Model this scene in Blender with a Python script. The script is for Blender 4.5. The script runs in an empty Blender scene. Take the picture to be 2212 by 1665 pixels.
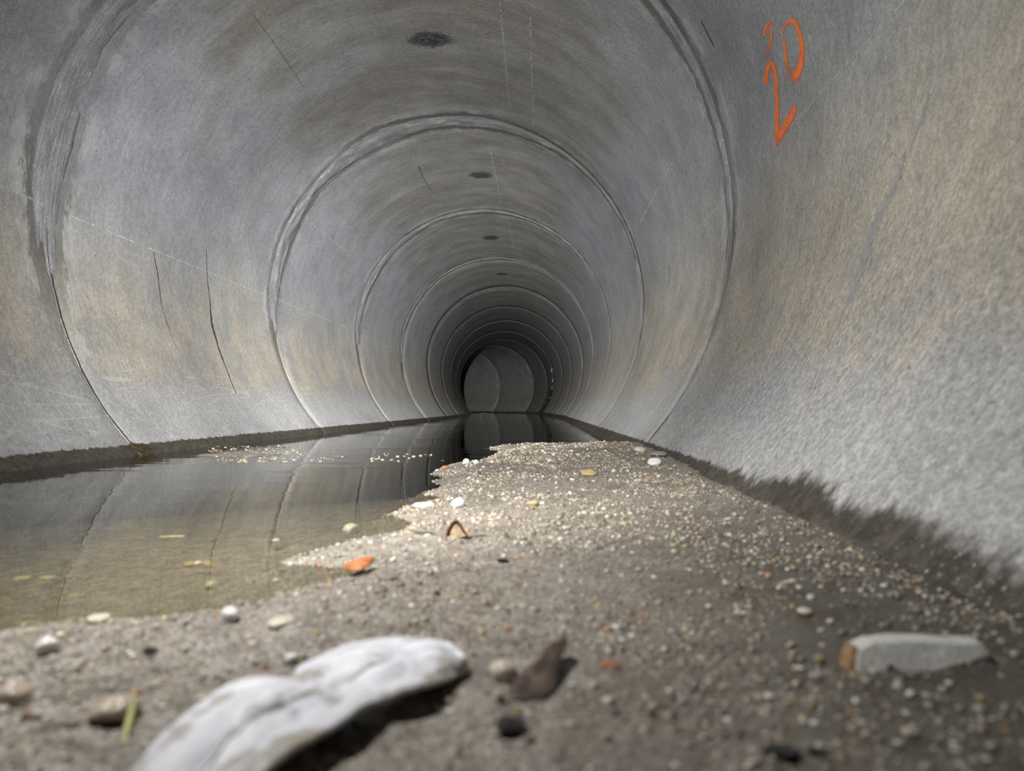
import bpy, bmesh, math, random
import numpy as np
from mathutils import Vector, Matrix, noise as mnoise

random.seed(7)
rng = np.random.default_rng(11)
scene = bpy.context.scene
COL = scene.collection

# ------------------------------------------------------------------ camera, world, light, exposure
FPX = 1535.0                       # focal length in pixels of the 2212 x 1665 frame
VPX, VPY = 1166.0, 880.0           # where the pipe axis vanishes in the frame
CAMZ = 0.128                       # lens height above the water
cam_data = bpy.data.cameras.new('camera')
cam = bpy.data.objects.new('camera', cam_data)
COL.objects.link(cam)
cam.location = (0, 0, CAMZ)
cam.rotation_euler = (math.radians(90), 0, 0)
cam_data.sensor_width = 36.0
cam_data.lens = FPX / 2212 * 36.0
cam_data.shift_x = -(VPX - 1106.0) / 2212
cam_data.shift_y = (VPY - 832.5) / 2212
cam_data.clip_start = 0.01
cam_data.dof.use_dof = True
cam_data.dof.focus_distance = 2.6
cam_data.dof.aperture_fstop = 6.8
scene.camera = cam

world = bpy.data.worlds.new('world')
scene.world = world
world.use_nodes = True
world.node_tree.nodes['Background'].inputs[0].default_value = (0.0, 0.0, 0.0, 1)
world.node_tree.nodes['Background'].inputs[1].default_value = 0.0

def torch(name, loc, target, power, cone, blend, radius, color):
    d = bpy.data.lights.new(name, 'SPOT')
    d.energy = power
    d.spot_size = math.radians(cone)
    d.spot_blend = blend
    d.shadow_soft_size = radius
    d.color = color
    o = bpy.data.objects.new(name, d)
    COL.objects.link(o)
    o.location = loc
    o.rotation_euler = (Vector(target) - Vector(loc)).to_track_quat('-Z', 'Y').to_euler()
    return o
# the photographer's hand torch, held out above and left of the phone: wide spill, halo, beam and hot spot
TL = (-0.36, 0.40, 0.66)
CT = (1.0, 0.985, 0.965)
torch('torch_spill', TL, (-0.30, 1.32, 0.14), 43, 176, 1.0, 0.014, CT)
torch('torch_back_spill', TL, (-0.30, 0.35, 0.00), 11.5, 120, 1.0, 0.014, CT)
torch('torch_halo', TL, (-0.20, 0.98, 0.00), 44, 64, 1.0, 0.014, (1.0, 0.975, 0.93))
torch('torch_corona', TL, (-0.62, 5.0, 0.36), 205, 78, 1.0, 0.014, CT)
torch('torch_corona_left', TL, (-1.00, 4.2, 0.45), 190, 54, 1.0, 0.014, CT)
torch('torch_corona_right', TL, (-0.10, 5.0, 0.20), 205, 50, 1.0, 0.014, CT)
torch('torch_beam', TL, (-0.70, 6.0, 0.42), 1400, 40, 1.0, 0.014, CT)
torch('torch_hot_spot', TL, (-0.80, 10.0, 0.50), 1400, 24, 1.0, 0.014, CT)

vs = scene.view_settings
vs.view_transform = 'Standard'
vs.look = 'None'
vs.exposure = 0.24
vs.gamma = 1.0
vs.use_curve_mapping = False
scene.cycles.max_bounces = 5
scene.cycles.diffuse_bounces = 2
scene.cycles.glossy_bounces = 2
scene.cycles.transparent_max_bounces = 8
scene.cycles.sample_clamp_indirect = 4.0
scene.cycles.use_adaptive_sampling = True
scene.cycles.adaptive_threshold = 0.05

# ------------------------------------------------------------------ measures of the place
D = 1.8288
R = D / 2
XC, ZC = -0.2206 * D, CAMZ + 0.276 * D
SEC = 1.6225
Y1 = 1.897                         # first joint ahead of the lens

def on_pipe(px, py):
    """angle from the crown (degrees, + right) and distance of a wall point seen at a pixel"""
    dx = (px - VPX) / FPX; dz = -(py - VPY) / FPX
    ox, oz = -XC, CAMZ - ZC
    a = dx * dx + dz * dz; b = 2 * (ox * dx + oz * dz); c = ox * ox + oz * oz - R * R
    t = (-b + math.sqrt(b * b - 4 * a * c)) / (2 * a)
    return math.degrees(math.atan2(dx * t - XC, CAMZ + dz * t - ZC)), t
def on_level(px, py, z=0.0):
    t = (CAMZ - z) * FPX / (py - VPY)
    return (px - VPX) / FPX * t, t
def wall_pt(th, y, off=0.0):
    a = math.radians(th); r = R - off
    return (XC + r * math.sin(a), y, ZC + r * math.cos(a))

# value noise on numpy arrays
_tab = rng.random((256, 256))
def vnoise(x, y):
    x = np.asarray(x, float); y = np.asarray(y, float)
    xi = np.floor(x).astype(int); yi = np.floor(y).astype(int)
    fx = x - xi; fy = y - yi
    fx = fx * fx * (3 - 2 * fx); fy = fy * fy * (3 - 2 * fy)
    g = lambda i, j: _tab[i & 255, j & 255]
    return (g(xi, yi) * (1 - fx) + g(xi + 1, yi) * fx) * (1 - fy) + (g(xi, yi + 1) * (1 - fx) + g(xi + 1, yi + 1) * fx) * fy
def fbm(x, y, o=4):
    s = 0; a = 0.5; t = 0
    for k in range(o):
        s = s + a * vnoise(x * 2 ** k + 17.3 * k, y * 2 ** k + 9.1 * k); t += a; a *= 0.5
    return s / t
def sstep(a, b, x):
    t = np.clip((x - a) / (b - a), 0, 1)
    return t * t * (3 - 2 * t)

# ------------------------------------------------------------------ node helper
class NT:
    def __init__(s, name):
        s.m = bpy.data.materials.new(name); s.m.use_nodes = True
        s.t = s.m.node_tree; s.t.nodes.clear()
        s.out = s.t.nodes.new('ShaderNodeOutputMaterial')
    def n(s, typ, **kw):
        nd = s.t.nodes.new(typ)
        for k, v in kw.items(): setattr(nd, k, v)
        return nd
    def set(s, sock, v):
        if isinstance(v, bpy.types.NodeSocket): s.t.links.new(v, sock)
        else:
            if sock.type == 'RGBA' and isinstance(v, (int, float)): v = (v, v, v, 1)
            if isinstance(v, (tuple, list)) and len(v) == 3 and sock.type == 'RGBA': v = (*v, 1)
            sock.default_value = v
    def math(s, op, a, b=0.0, c=0.0, clamp=False):
        nd = s.n('ShaderNodeMath', operation=op, use_clamp=clamp)
        s.set(nd.inputs[0], a); s.set(nd.inputs[1], b); s.set(nd.inputs[2], c)
        return nd.outputs[0]
    def mul(s, a, b): return s.math('MULTIPLY', a, b)
    def add(s, a, b): return s.math('ADD', a, b)
    def sub(s, a, b): return s.math('SUBTRACT', a, b)
    def step(s, v, a, b, lo=0.0, hi=1.0):
        nd = s.n('ShaderNodeMapRange', interpolation_type='SMOOTHSTEP')
        s.set(nd.inputs['Value'], v); s.set(nd.inputs['From Min'], a); s.set(nd.inputs['From Max'], b)
        s.set(nd.inputs['To Min'], lo); s.set(nd.inputs['To Max'], hi)
        return nd.outputs[0]
    def mix(s, f, a, b, blend='MIX'):
        nd = s.n('ShaderNodeMix', data_type='RGBA', blend_type=blend)
        s.set(nd.inputs['Factor'], f); s.set(nd.inputs[6], a); s.set(nd.inputs[7], b)
        return nd.outputs[2]
    def noise(s, vec, scale, detail=4.0, rough=0.55, dist=0.0):
        nd = s.n('ShaderNodeTexNoise')
        if vec is not None: s.set(nd.inputs['Vector'], vec)
        nd.inputs['Scale'].default_value = scale; nd.inputs['Detail'].default_value = detail
        nd.inputs['Roughness'].default_value = rough; nd.inputs['Distortion'].default_value = dist
        return nd.outputs[0]
    def voro(s, vec, scale, feature='F1', out='Distance'):
        nd = s.n('ShaderNodeTexVoronoi', feature=feature)
        if vec is not None: s.set(nd.inputs['Vector'], vec)
        nd.inputs['Scale'].default_value = scale
        return nd.outputs[out]
    def attr(s, name, kind='GEOMETRY', out='Vector'):
        nd = s.n('ShaderNodeAttribute', attribute_name=name, attribute_type=kind)
        return nd.outputs[out]
    def pos(s): return s.n('ShaderNodeNewGeometry').outputs['Position']
    def xyz(s, v):
        nd = s.n('ShaderNodeSeparateXYZ'); s.set(nd.inputs[0], v); return nd.outputs
    def scale(s, v, f):
        nd = s.n('ShaderNodeVectorMath', operation='MULTIPLY'); s.set(nd.inputs[0], v); nd.inputs[1].default_value = f
        return nd.outputs[0]
    def bump(s, h, strength, dist):
        nd = s.n('ShaderNodeBump'); s.set(nd.inputs['Height'], h); s.set(nd.inputs['Strength'], strength); s.set(nd.inputs['Distance'], dist)
        return nd.outputs[0]
    def bsdf(s, col, rough=0.7, normal=None, spec=0.4, alpha=None):
        b = s.n('ShaderNodeBsdfPrincipled')
        s.set(b.inputs['Base Color'], col); s.set(b.inputs['Roughness'], rough); s.set(b.inputs['Specular IOR Level'], spec)
        if normal is not None: s.set(b.inputs['Normal'], normal)
        if alpha is not None: s.set(b.inputs['Alpha'], alpha)
        s.t.links.new(b.outputs[0], s.out.inputs[0])
        return b

# ------------------------------------------------------------------ materials
def mat_concrete():
    t = NT('weathered_concrete')
    P = t.pos(); X, Y, Z = t.xyz(P)
    pc = t.attr('pc'); arc, yy, dj = t.xyz(pc)
    tone = t.attr('tone', 'OBJECT', 'Fac')
    n1 = t.noise(P, 1.7, 3)
    n2 = t.noise(P, 6.5, 4, 0.6)
    n3 = t.noise(P, 60.0, 3, 0.65)
    n4 = t.noise(P, 260.0, 2, 0.65)
    lump = t.noise(P, 105.0, 2, 0.6)
    st = t.noise(t.scale(pc, (9.0, 60.0, 0.0)), 1.0, 3, 0.62)
    st2 = t.noise(t.scale(pc, (1.3, 7.0, 0.0)), 1.0, 3, 0.6)
    col = t.mix(t.step(n1, 0.38, 0.62), (0.338, 0.350, 0.365), (0.368, 0.365, 0.348))
    blue = t.mul(t.step(Z, 0.62, 1.0), t.step(Z, 1.28, 1.5, 1.0, 0.0))
    col = t.mix(t.mul(blue, 0.6), col, (0.322, 0.338, 0.378))
    # ochre silt stain on the flanks
    zn = t.add(Z, t.mul(t.sub(n2, 0.5), 0.30))
    och = t.mul(t.step(zn, 0.12, 0.28), t.step(zn, 0.42, 0.80, 1.0, 0.0))
    och = t.mul(och, t.step(t.add(t.mul(st2, 0.6), t.mul(n2, 0.4)), 0.36, 0.60, 0.2, 1.0))
    col = t.mix(t.mul(och, 0.65), col, (0.455, 0.400, 0.305))
    # pale scoured belt above the water
    pale = t.step(zn, 0.26, 0.12)
    col = t.mix(t.mul(pale, 0.75), col, (0.46, 0.46, 0.46))
    # crown, brown-grey and streaked round the bore
    crown = t.step(t.add(Z, t.mul(t.sub(n1, 0.5), 0.8)), 1.15, 1.45)
    col = t.mix(t.mul(crown, t.step(st2, 0.35, 0.62, 0.25, 0.9)), col, (0.250, 0.240, 0.215))
    # brushed streaks, blotches, speckle
    m = t.mul(t.step(st, 0.25, 0.78, 0.93, 1.06), t.step(n2, 0.28, 0.72, 0.86, 1.10))
    m = t.mul(m, t.mul(t.step(n3, 0.25, 0.75, 0.88, 1.10), t.step(n4, 0.3, 0.7, 0.80, 1.18)))
    m = t.mul(m, t.add(1.0, t.mul(t.step(lump, 0.28, 0.72, -0.20, 0.13), t.mul(t.step(Z, 0.70, 0.16), t.step(X, -0.5, 0.0, 0.4, 1.0)))))  # lump relief shading painted into the colour, strongest low on the right
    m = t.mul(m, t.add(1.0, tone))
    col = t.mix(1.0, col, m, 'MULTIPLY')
    # pale tide lines low on the flanks
    wv = t.noise(t.scale(P, (3.0, 0.55, 8.0)), 2.0, 1, 0.5)
    ln = t.step(t.math('ABSOLUTE', t.sub(t.math('FRACT', t.mul(wv, 8.0)), 0.5)), 0.09, 0.0)
    ln = t.mul(ln, t.mul(t.step(Z, 0.30, 0.20), t.step(n2, 0.42, 0.54)))
    ln = t.mul(ln, t.step(X, -0.3, -0.6))
    col = t.mix(t.mul(ln, 0.5), col, (0.62, 0.605, 0.56))
    # air holes
    vd = t.voro(P, 26.0)
    pit = t.mul(t.step(vd, 0.10, 0.05), t.step(n2, 0.52, 0.62))
    col = t.mix(t.mul(pit, 0.75), col, (0.07, 0.07, 0.07))
    # wet fringe beside the joints
    dn = t.add(dj, t.mul(t.sub(t.noise(t.scale(pc, (14.0, 48.0, 0.0)), 1.0, 5, 0.75), 0.5), 0.12))
    fr = t.mul(t.step(dn, 0.030, 0.014), t.step(Z, 0.25, 0.60))
    fr = t.mul(fr, t.step(n1, 0.36, 0.54, 0.35, 1.0))
    col = t.mix(t.mul(fr, 0.85), col, (0.115, 0.110, 0.10))
    pl = t.mul(t.step(t.math('ABSOLUTE', t.sub(dn, 0.045)), 0.04, 0.0), t.step(n2, 0.44, 0.58))
    col = t.mix(t.mul(pl, 0.45), col, (0.52, 0.525, 0.53))
    # wet line above water and gravel
    rw = t.noise(t.scale(P, (40.0, 44.0, 24.0)), 1.0, 4, 0.7)
    side = t.step(X, -0.5, -0.3)
    near = t.mul(side, t.step(Y, 1.35, 0.85))
    def hump(y0, w, a):
        d = t.math('DIVIDE', t.sub(Y, y0), w)
        return t.mul(a, t.math('EXPONENT', t.mul(t.mul(d, d), -1.0)))
    line = t.add(0.030, t.mul(side, 0.006))
    hs = t.add(t.add(hump(0.785, 0.075, 0.020), hump(0.555, 0.075, 0.012)), t.add(0.005, hump(0.30, 0.08, 0.006)))
    line = t.add(line, t.mul(near, hs))
    rg = t.add(0.010, t.mul(near, 0.012))
    line = t.add(line, t.mul(t.sub(rw, 0.5), t.mul(rg, 2.0)))
    wet = t.step(t.sub(line, Z), -0.001, t.add(0.003, t.mul(near, 0.014)))
    wetcol = t.mix(t.step(n3, 0.3, 0.7), (0.050, 0.043, 0.034), (0.105, 0.092, 0.072))
    col = t.mix(wet, col, wetcol)
    rough = t.mix(wet, t.step(n3, 0.3, 0.7, 0.62, 0.85), 0.30)
    h = t.add(t.mul(lump, t.mul(t.step(Z, 0.70, 0.14, 0.35, 1.0), t.step(X, -0.6, 0.0, 0.6, 3.0))), t.mul(st, 0.25))
    nrm = t.bump(h, 0.6, 0.005)
    t.bsdf(col, rough, nrm, 0.35)
    return t.m

def mat_mortar():
    t = NT('joint_mortar')
    P = t.pos(); pc = t.attr('pc')
    n = t.noise(P, 14, 5, 0.6); f = t.noise(P, 160, 3, 0.6)
    s = t.noise(t.scale(pc, (4.0, 75.0, 0.0)), 1.0, 4, 0.6)
    col = t.mix(t.step(n, 0.35, 0.65), (0.26, 0.265, 0.28), (0.335, 0.338, 0.345))
    col = t.mix(t.mul(t.step(s, 0.60, 0.74), 0.45), col, (0.47, 0.47, 0.48))
    cr = t.noise(P, 38, 4, 0.75)
    col = t.mix(t.mul(t.step(cr, 0.56, 0.64), t.step(n, 0.5, 0.6)), col, (0.56, 0.56, 0.57))
    col = t.mix(t.mul(t.step(s, 0.38, 0.30), 0.35), col, (0.13, 0.128, 0.125))
    e = t.xyz(pc)[2]
    rim = t.step(t.add(e, t.mul(t.sub(n, 0.5), 0.5)), 0.62, 0.95)
    col = t.mix(t.mul(rim, 0.75), col, (0.085, 0.083, 0.08))
    col = t.mix(1.0, col, t.step(f, 0.3, 0.7, 0.85, 1.15), 'MULTIPLY')
    t.bsdf(col, 0.72, t.bump(t.add(s, t.mul(f, 0.4)), 0.7, 0.006), 0.35)
    return t.m

def mat_flat(name, col, rough=0.7, var=0.25, scale=40.0, bump=0.3, bd=0.003, spec=0.4):
    t = NT(name)
    tc = t.n('ShaderNodeTexCoord').outputs['Object']
    n = t.noise(tc, scale, 4, 0.6); f = t.noise(tc, scale * 5, 3, 0.6)
    lo = tuple(c * (1 - var) for c in col); hi = tuple(min(1, c * (1 + var)) for c in col)
    c = t.mix(t.step(n, 0.3, 0.7), lo, hi)
    t.bsdf(c, rough, t.bump(t.add(n, t.mul(f, 0.5)), bump, bd), spec)
    return t.m

def mat_decal(name, col, col2, strength=1.0, scale=60.0, soft=0.6, rough=0.8, broken=0.0):
    """a coating on the wall: attribute 'edge' is 0 at its rim and 1 inside"""
    t = NT(name)
    P = t.pos(); e = t.attr('edge', out='Fac')
    n = t.noise(P, scale, 5, 0.65); m = t.noise(P, scale * 0.25, 3, 0.6)
    a = t.step(t.add(e, t.mul(t.sub(n, 0.5), 1.3)), 0.5 - soft * 0.5, 0.5 + soft * 0.5)
    if broken: a = t.mul(a, t.step(m, 0.5 - 0.12, 0.5 + broken))
    c = t.mix(t.step(n, 0.35, 0.65), col, col2)
    t.bsdf(c, rough, None, 0.3, t.mul(a, strength))
    return t.m

def mat_sediment():
    t = NT('wet_silt')
    P = t.pos(); X, Y, Z = t.xyz(P)
    n1 = t.noise(P, 6.0, 3, 0.6); n2 = t.noise(P, 55.0, 3, 0.65)
    n3 = t.noise(P, 500.0, 2, 0.65)
    v = t.voro(P, 640.0, out='Color')
    vr = t.xyz(v)[0]
    col = t.mix(t.step(n1, 0.35, 0.65), (0.168, 0.144, 0.120), (0.240, 0.210, 0.178))
    col = t.mix(t.step(n2, 0.40, 0.72), col, (0.275, 0.246, 0.206))
    col = t.mix(t.step(vr, 0.78, 0.96), col, (0.44, 0.40, 0.335))
    col = t.mix(t.step(vr, 0.14, 0.04), col, (0.055, 0.048, 0.042))
    # shade of the right corner painted into the silt, darkening toward the wall foot
    corner_shade = t.mul(t.step(t.add(X, t.mul(t.sub(n1, 0.5), 0.16)), -0.02, 0.20), t.step(Y, 1.0, 0.42))
    col = t.mix(t.mul(corner_shade, 0.95), col, (0.050, 0.043, 0.032))
    h = t.add(t.mul(n3, 0.5), t.add(t.mul(vr, 0.5), t.mul(n2, 1.2)))
    t.bsdf(col, t.step(n2, 0.35, 0.65, 0.13, 0.45), t.bump(h, 0.75, 0.0030), 0.65)
    return t.m

def mat_grains():
    t = NT('gravel_grains')
    c = t.attr('col', out='Color')
    t.bsdf(c, t.attr('col', out='Alpha'), None, 0.65)
    return t.m

def mat_water():
    t = NT('shallow_water')
    P = t.pos(); X, Y, Z = t.xyz(P)
    r1 = t.noise(t.scale(P, (5.0, 16.0, 1.0)), 1.0, 3, 0.5)
    r2 = t.noise(t.scale(P, (22.0, 70.0, 1.0)), 1.0, 2, 0.5)
    calm = t.noise(P, 1.7, 2)
    amp = t.step(calm, 0.45, 0.65, 0.25, 1.0)
    nrm = t.bump(t.mul(t.add(r1, t.mul(r2, 0.10)), amp), 0.06, 0.02)
    fr = t.n('ShaderNodeFresnel'); fr.inputs['IOR'].default_value = 1.333
    t.set(fr.inputs['Normal'], nrm)
    tr = t.n('ShaderNodeBsdfTransparent'); tr.inputs[0].default_value = (0.68, 0.66, 0.56, 1)
    gl = t.n('ShaderNodeBsdfGlossy'); gl.inputs['Roughness'].default_value = 0.012
    gl.inputs['Color'].default_value = (0.96, 0.96, 0.94, 1)
    t.set(gl.inputs['Normal'], nrm)
    mx = t.n('ShaderNodeMixShader')
    t.set(mx.inputs[0], fr.outputs[0]); t.set(mx.inputs[1], tr.outputs[0]); t.set(mx.inputs[2], gl.outputs[0])
    t.t.links.new(mx.outputs[0], t.out.inputs[0])
    return t.m

def mat_scrap():
    t = NT('bleached_scrap')
    uv = t.attr('sv'); P = t.pos()
    u, v, w = t.xyz(uv)
    s = t.noise(t.scale(uv, (4.0, 22.0, 0.0)), 1.0, 5, 0.6)
    n = t.noise(P, 42.0, 5, 0.6)
    col = t.mix(t.step(s, 0.35, 0.65), (0.60, 0.61, 0.67), (0.88, 0.88, 0.91))
    col = t.mix(t.mul(t.step(n, 0.54, 0.61), 0.75), col, (0.30, 0.27, 0.225))
    rim = t.step(t.add(v, t.mul(t.sub(n, 0.5), 0.4)), 0.93, 1.02)
    col = t.mix(t.mul(rim, 0.6), col, (0.40, 0.36, 0.26))
    seam = t.step(t.math('ABSOLUTE', t.sub(v, t.add(0.60, t.mul(t.sub(s, 0.5), 0.06)))), 0.034, 0.008)
    seam = t.mul(seam, t.step(u, 0.72, 0.62))
    col = t.mix(t.mul(seam, 0.95), col, (0.16, 0.145, 0.13))
    b = t.bsdf(col, t.step(n, 0.3, 0.7, 0.30, 0.6), t.bump(t.add(s, t.mul(n, 0.6)), 0.6, 0.004), 0.5)
    return t.m

def mat_paint():
    t = NT('orange_spray_paint')
    P = t.pos(); e = t.attr('edge', out='Fac'); dens = t.attr('dens', out='Fac')
    n = t.noise(P, 330.0, 4, 0.7); m = t.noise(P, 60.0, 3, 0.6)
    a = t.step(t.add(e, t.mul(t.sub(n, 0.5), 0.55)), 0.05, 0.62)
    a = t.mul(a, t.math('MINIMUM', t.mul(dens, t.step(m, 0.2, 0.6, 0.8, 1.1)), 1.0))
    c = t.mix(t.step(m, 0.35, 0.65), (1.0, 0.21, 0.055), (1.0, 0.27, 0.08))
    t.bsdf(c, 0.65, None, 0.35, a)
    return t.m

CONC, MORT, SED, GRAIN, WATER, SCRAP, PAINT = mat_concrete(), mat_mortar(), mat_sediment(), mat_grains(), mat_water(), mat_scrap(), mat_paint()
CRACK = mat_decal('dark_crack_edge', (0.03, 0.028, 0.026), (0.075, 0.07, 0.062), 0.95, 300, 0.5)  # dark tone of cracks, scratches and joint lines
CHALK = mat_decal('pale_form_line', (0.62, 0.62, 0.60), (0.74, 0.74, 0.72), 0.9, 260, 0.9, broken=0.10)
TAR = mat_decal('dark_lifting_patch', (0.030, 0.031, 0.035), (0.13, 0.135, 0.15), 0.95, 70, 0.7)
SMEAR = mat_decal('bluish_smear', (0.345, 0.35, 0.37), (0.42, 0.425, 0.44), 0.6, 50, 0.9)
BLACKGAP = mat_flat('open_gap', (0.006, 0.006, 0.006), 0.95)
CALCITE = mat_flat('calcite', (0.72, 0.72, 0.70), 0.35)

# ------------------------------------------------------------------ mesh helpers
def link(name, me, mat=None, parent=None):
    o = bpy.data.objects.new(name, me)
    COL.objects.link(o)
    if mat is not None and me is not None and not me.materials: me.materials.append(mat)
    if parent is not None: o.parent = parent
    return o
def mesh(name, v, f, smooth=True):
    me = bpy.data.meshes.new(name)
    me.from_pydata([tuple(map(float, p)) for p in v], [], f)
    if smooth: me.polygons.foreach_set('use_smooth', [True] * len(me.polygons))
    me.update()
    return me
def fattr(me, name, vals):
    a = me.attributes.new(name, 'FLOAT', 'POINT'); a.data.foreach_set('value', np.asarray(vals, dtype=np.float32).ravel())
def vattr(me, name, vals):
    a = me.attributes.new(name, 'FLOAT_VECTOR', 'POINT'); a.data.foreach_set('vector', np.asarray(vals, dtype=np.float32).ravel())
def grid_faces(nu, nv, closed_u=False):
    f = []
    for i in range(nu if closed_u else nu - 1):
        for j in range(nv - 1):
            a = i * nv + j; b = ((i + 1) % nu) * nv + j
            f.append((a, b, b + 1, a + 1))
    return f
def tag(o, label=None, cat=None, group=None, kind=None):
    if label: o['label'] = label
    if cat: o['category'] = cat
    if group: o['group'] = group
    if kind: o['kind'] = kind
    return o

# ------------------------------------------------------------------ the pipe: a run of precast sections
tunnel = bpy.data.objects.new('wall_tunnel', None)
COL.objects.link(tunnel)
tag(tunnel, 'round concrete storm drain of precast pipe sections bending left far ahead', kind='structure')

rings = []                                        # joint centres along the bore
for k in range(-3, 10):
    y = Y1 + (k - 1) * SEC
    dx = {6: -0.056, 7: -0.137, 8: -0.2525, 9: -0.350}.get(k, 0.0)
    rings.append((k, XC + dx, y))
rings += [(10, -1.003, 16.46), (11, -1.779, 17.86), (12, -2.81, 19.09), (13, -4.08, 20.12), (14, -5.5, 20.95)]
heads = []
for i, (k, x, y) in enumerate(rings):
    d = Vector((0, 0))
    if i > 0: d += Vector((x - rings[i - 1][1], y - rings[i - 1][2])).normalized()
    if i < len(rings) - 1: d += Vector((rings[i + 1][1] - x, rings[i + 1][2] - y)).normalized()
    heads.append(d.normalized())
WALLT = 0.14
def smear_width(k, thd):
    """half width of the mortar smear of joint k at an angle from the crown"""
    sd = 31.7 * k
    up = float(sstep(-0.50, 0.10, math.cos(math.radians(thd))))
    side_w = 0.22 + 0.78 * float(sstep(50, -20, thd))       # broader on the left and the crown
    big = 1.0 if k in (1, 2) else (0.7 if k in (0, 3, 4) else 0.5)
    return (0.006 + (0.014 + 0.075 * side_w * big * (0.35 + 1.0 * float(vnoise(thd / 20 + sd, 3.3)))) * up), up
TONES = {-3: 0, -2: 0, -1: 0.0, 0: 0.0, 1: 0.02, 2: 0.04, 3: 0.03, 4: 0.05, 5: 0.0, 6: -0.10, 7: -0.20, 8: -0.30, 9: -0.25, 10: -0.30, 11: -0.28}  # section tones; light dying away is painted into the far ones
sections = {}
for i in range(len(rings) - 1):
    k, xa, ya = rings[i]; _, xb, yb = rings[i + 1]
    ha, hb = heads[i], heads[i + 1]
    nth, ns = (240, 40) if k <= 3 else (144, 14)
    jx, jz = rng.uniform(-0.004, 0.004, 2) * (0 if -1 <= k <= 4 else 1)
    gap = 0.0022 if k < 8 else 0.006
    ln = math.hypot(xb - xa, yb - ya)
    V, PC = [], []
    tds = [math.degrees((2 * math.pi * a / nth + 2 * math.pi) % (2 * math.pi) - math.pi) for a in range(nth)]
    W0 = [smear_width(k, q)[0] for q in tds]; W1 = [smear_width(k + 1, q)[0] for q in tds]
    for a in range(nth):
        th = 2 * math.pi * a / nth + math.pi
        for s in range(ns + 3):
            if s == 0: u, rr = gap / ln, R + WALLT
            elif s == ns + 2: u, rr = 1 - gap / ln, R + WALLT
            else:
                u = (s - 1) / ns; u = 0.004 / ln if s == 2 else (1 - 0.004 / ln if s == ns else u); u = gap / ln + (1 - 2 * gap / ln) * u; rr = R
                if s in (1, ns + 1): rr = R + 0.0015          # worn arris
            hx = ha * (1 - u) + hb * u; hx.normalize()
            cx, cy = xa * (1 - u) + xb * u + jx, ya * (1 - u) + yb * u
            sx, sz = rr * math.sin(th), rr * math.cos(th)
            V.append((cx + sx * hx.y, cy - sx * hx.x, ZC + jz + sz))
            thw = (th + math.pi) % (2 * math.pi) - math.pi
            PC.append((R * thw, ya + u * ln, min(u * ln - W0[a], (1 - u) * ln - W1[a])))
    F = grid_faces(nth, ns + 3, True)
    nv = ns + 3
    for a in range(nth):                          # outer skin
        b = (a + 1) % nth
        F.append((a * nv, a * nv + nv - 1, b * nv + nv - 1, b * nv))
    me = mesh('pipe_section', V, F)
    vattr(me, 'pc', PC)
    o = link('pipe_section', me, CONC, tunnel)
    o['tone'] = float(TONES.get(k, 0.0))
    sections[k] = o

# mortar smeared in the joints, uneven round the bore; it leaves the joint open low down
def joint_ring(i):
    k, x, y = rings[i]; h = heads[i]
    nth, nw = (320, 13) if 1 <= k <= 2 else ((200, 9) if k in (0, 3, 4) else (120, 7))
    V, PC = [], []
    for a in range(nth):
        th = 2 * math.pi * a / nth + math.pi
        thd = math.degrees((th + math.pi) % (2 * math.pi) - math.pi)
        sd = 31.7 * k
        wid, up = smear_width(k, thd)
        off = 0.012 * (float(vnoise(thd / 30 + sd, 8.1)) - 0.5)
        for j in range(nw):
            v = -1 + 2 * j / (nw - 1)
            yy = v * wid + off + 0.010 * (float(fbm(thd / 3 + sd, v * 0.8 + 5, 3)) - 0.5)
            n = float(fbm(thd / 5 + sd, v * 2.2 + 11, 4))
            p = 0.0060 * (1 - v * v) * up + 0.011 * (n - 0.5) * (0.3 + 0.7 * up) - 0.0008 - 0.008 * (1 - up)
            if abs(v) > 0.999: p = -0.003
            r = R - p
            sx, sz = r * math.sin(th), r * math.cos(th)
            V.append((x + h.x * yy + sx * h.y, y + h.y * yy - sx * h.x, ZC + sz))
            PC.append((R * math.radians(thd), y + yy, abs(v)))
    me = mesh('joint_mortar', V, grid_faces(nth, nw, True))
    vattr(me, 'pc', PC)
    par = sections.get(k)
    o = link('joint_mortar', me, MORT, par)
    return o
for i in range(1, len(rings) - 1):
    if rings[i][0] >= 0 and rings[i][0] <= 12: joint_ring(i)

# ---- marks on the pipe: ribbons that lie on the concrete
def ribbon(name, pts, mat, parent, off=0.0007, label=None, dens=None, nx=5):
    """pts: (angle, distance, half width across in metres) along a line on the bore"""
    V, E, DN = [], [], []
    n = len(pts)
    for i, (th, y, w) in enumerate(pts):
        a0 = pts[max(0, i - 1)]; a1 = pts[min(n - 1, i + 1)]
        da = math.radians(a1[0] - a0[0]) * R; dy = a1[1] - a0[1]
        l = math.hypot(da, dy) or 1
        na, ny = -dy / l, da / l
        for j in range(nx):
            s = -1 + 2 * j / (nx - 1)
            V.append(wall_pt(th + math.degrees(na * s * w / R), y + ny * s * w, off))
            E.append(1 - abs(s)); DN.append(1.0 if dens is None else dens[i])
    me = mesh(name, V, grid_faces(n, nx))
    fattr(me, 'edge', E); fattr(me, 'dens', DN)
    o = link(name, me, mat, parent)
    if label: o['label'] = label
    return o
def dense(pts, n):
    """resample a list of tuples to n points by smooth interpolation"""
    p = np.array(pts, float); t = np.linspace(0, len(p) - 1, n); out = []
    for q in t:
        i = min(int(q), len(p) - 2); f = q - i
        p0, p1, p2, p3 = p[max(i - 1, 0)], p[i], p[i + 1], p[min(i + 2, len(p) - 1)]
        out.append(tuple(0.5 * (2 * p1 + (p2 - p0) * f + (2 * p0 - 5 * p1 + 4 * p2 - p3) * f * f + (3 * p1 - p0 - 3 * p2 + p3) * f ** 3)))
    return out

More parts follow.
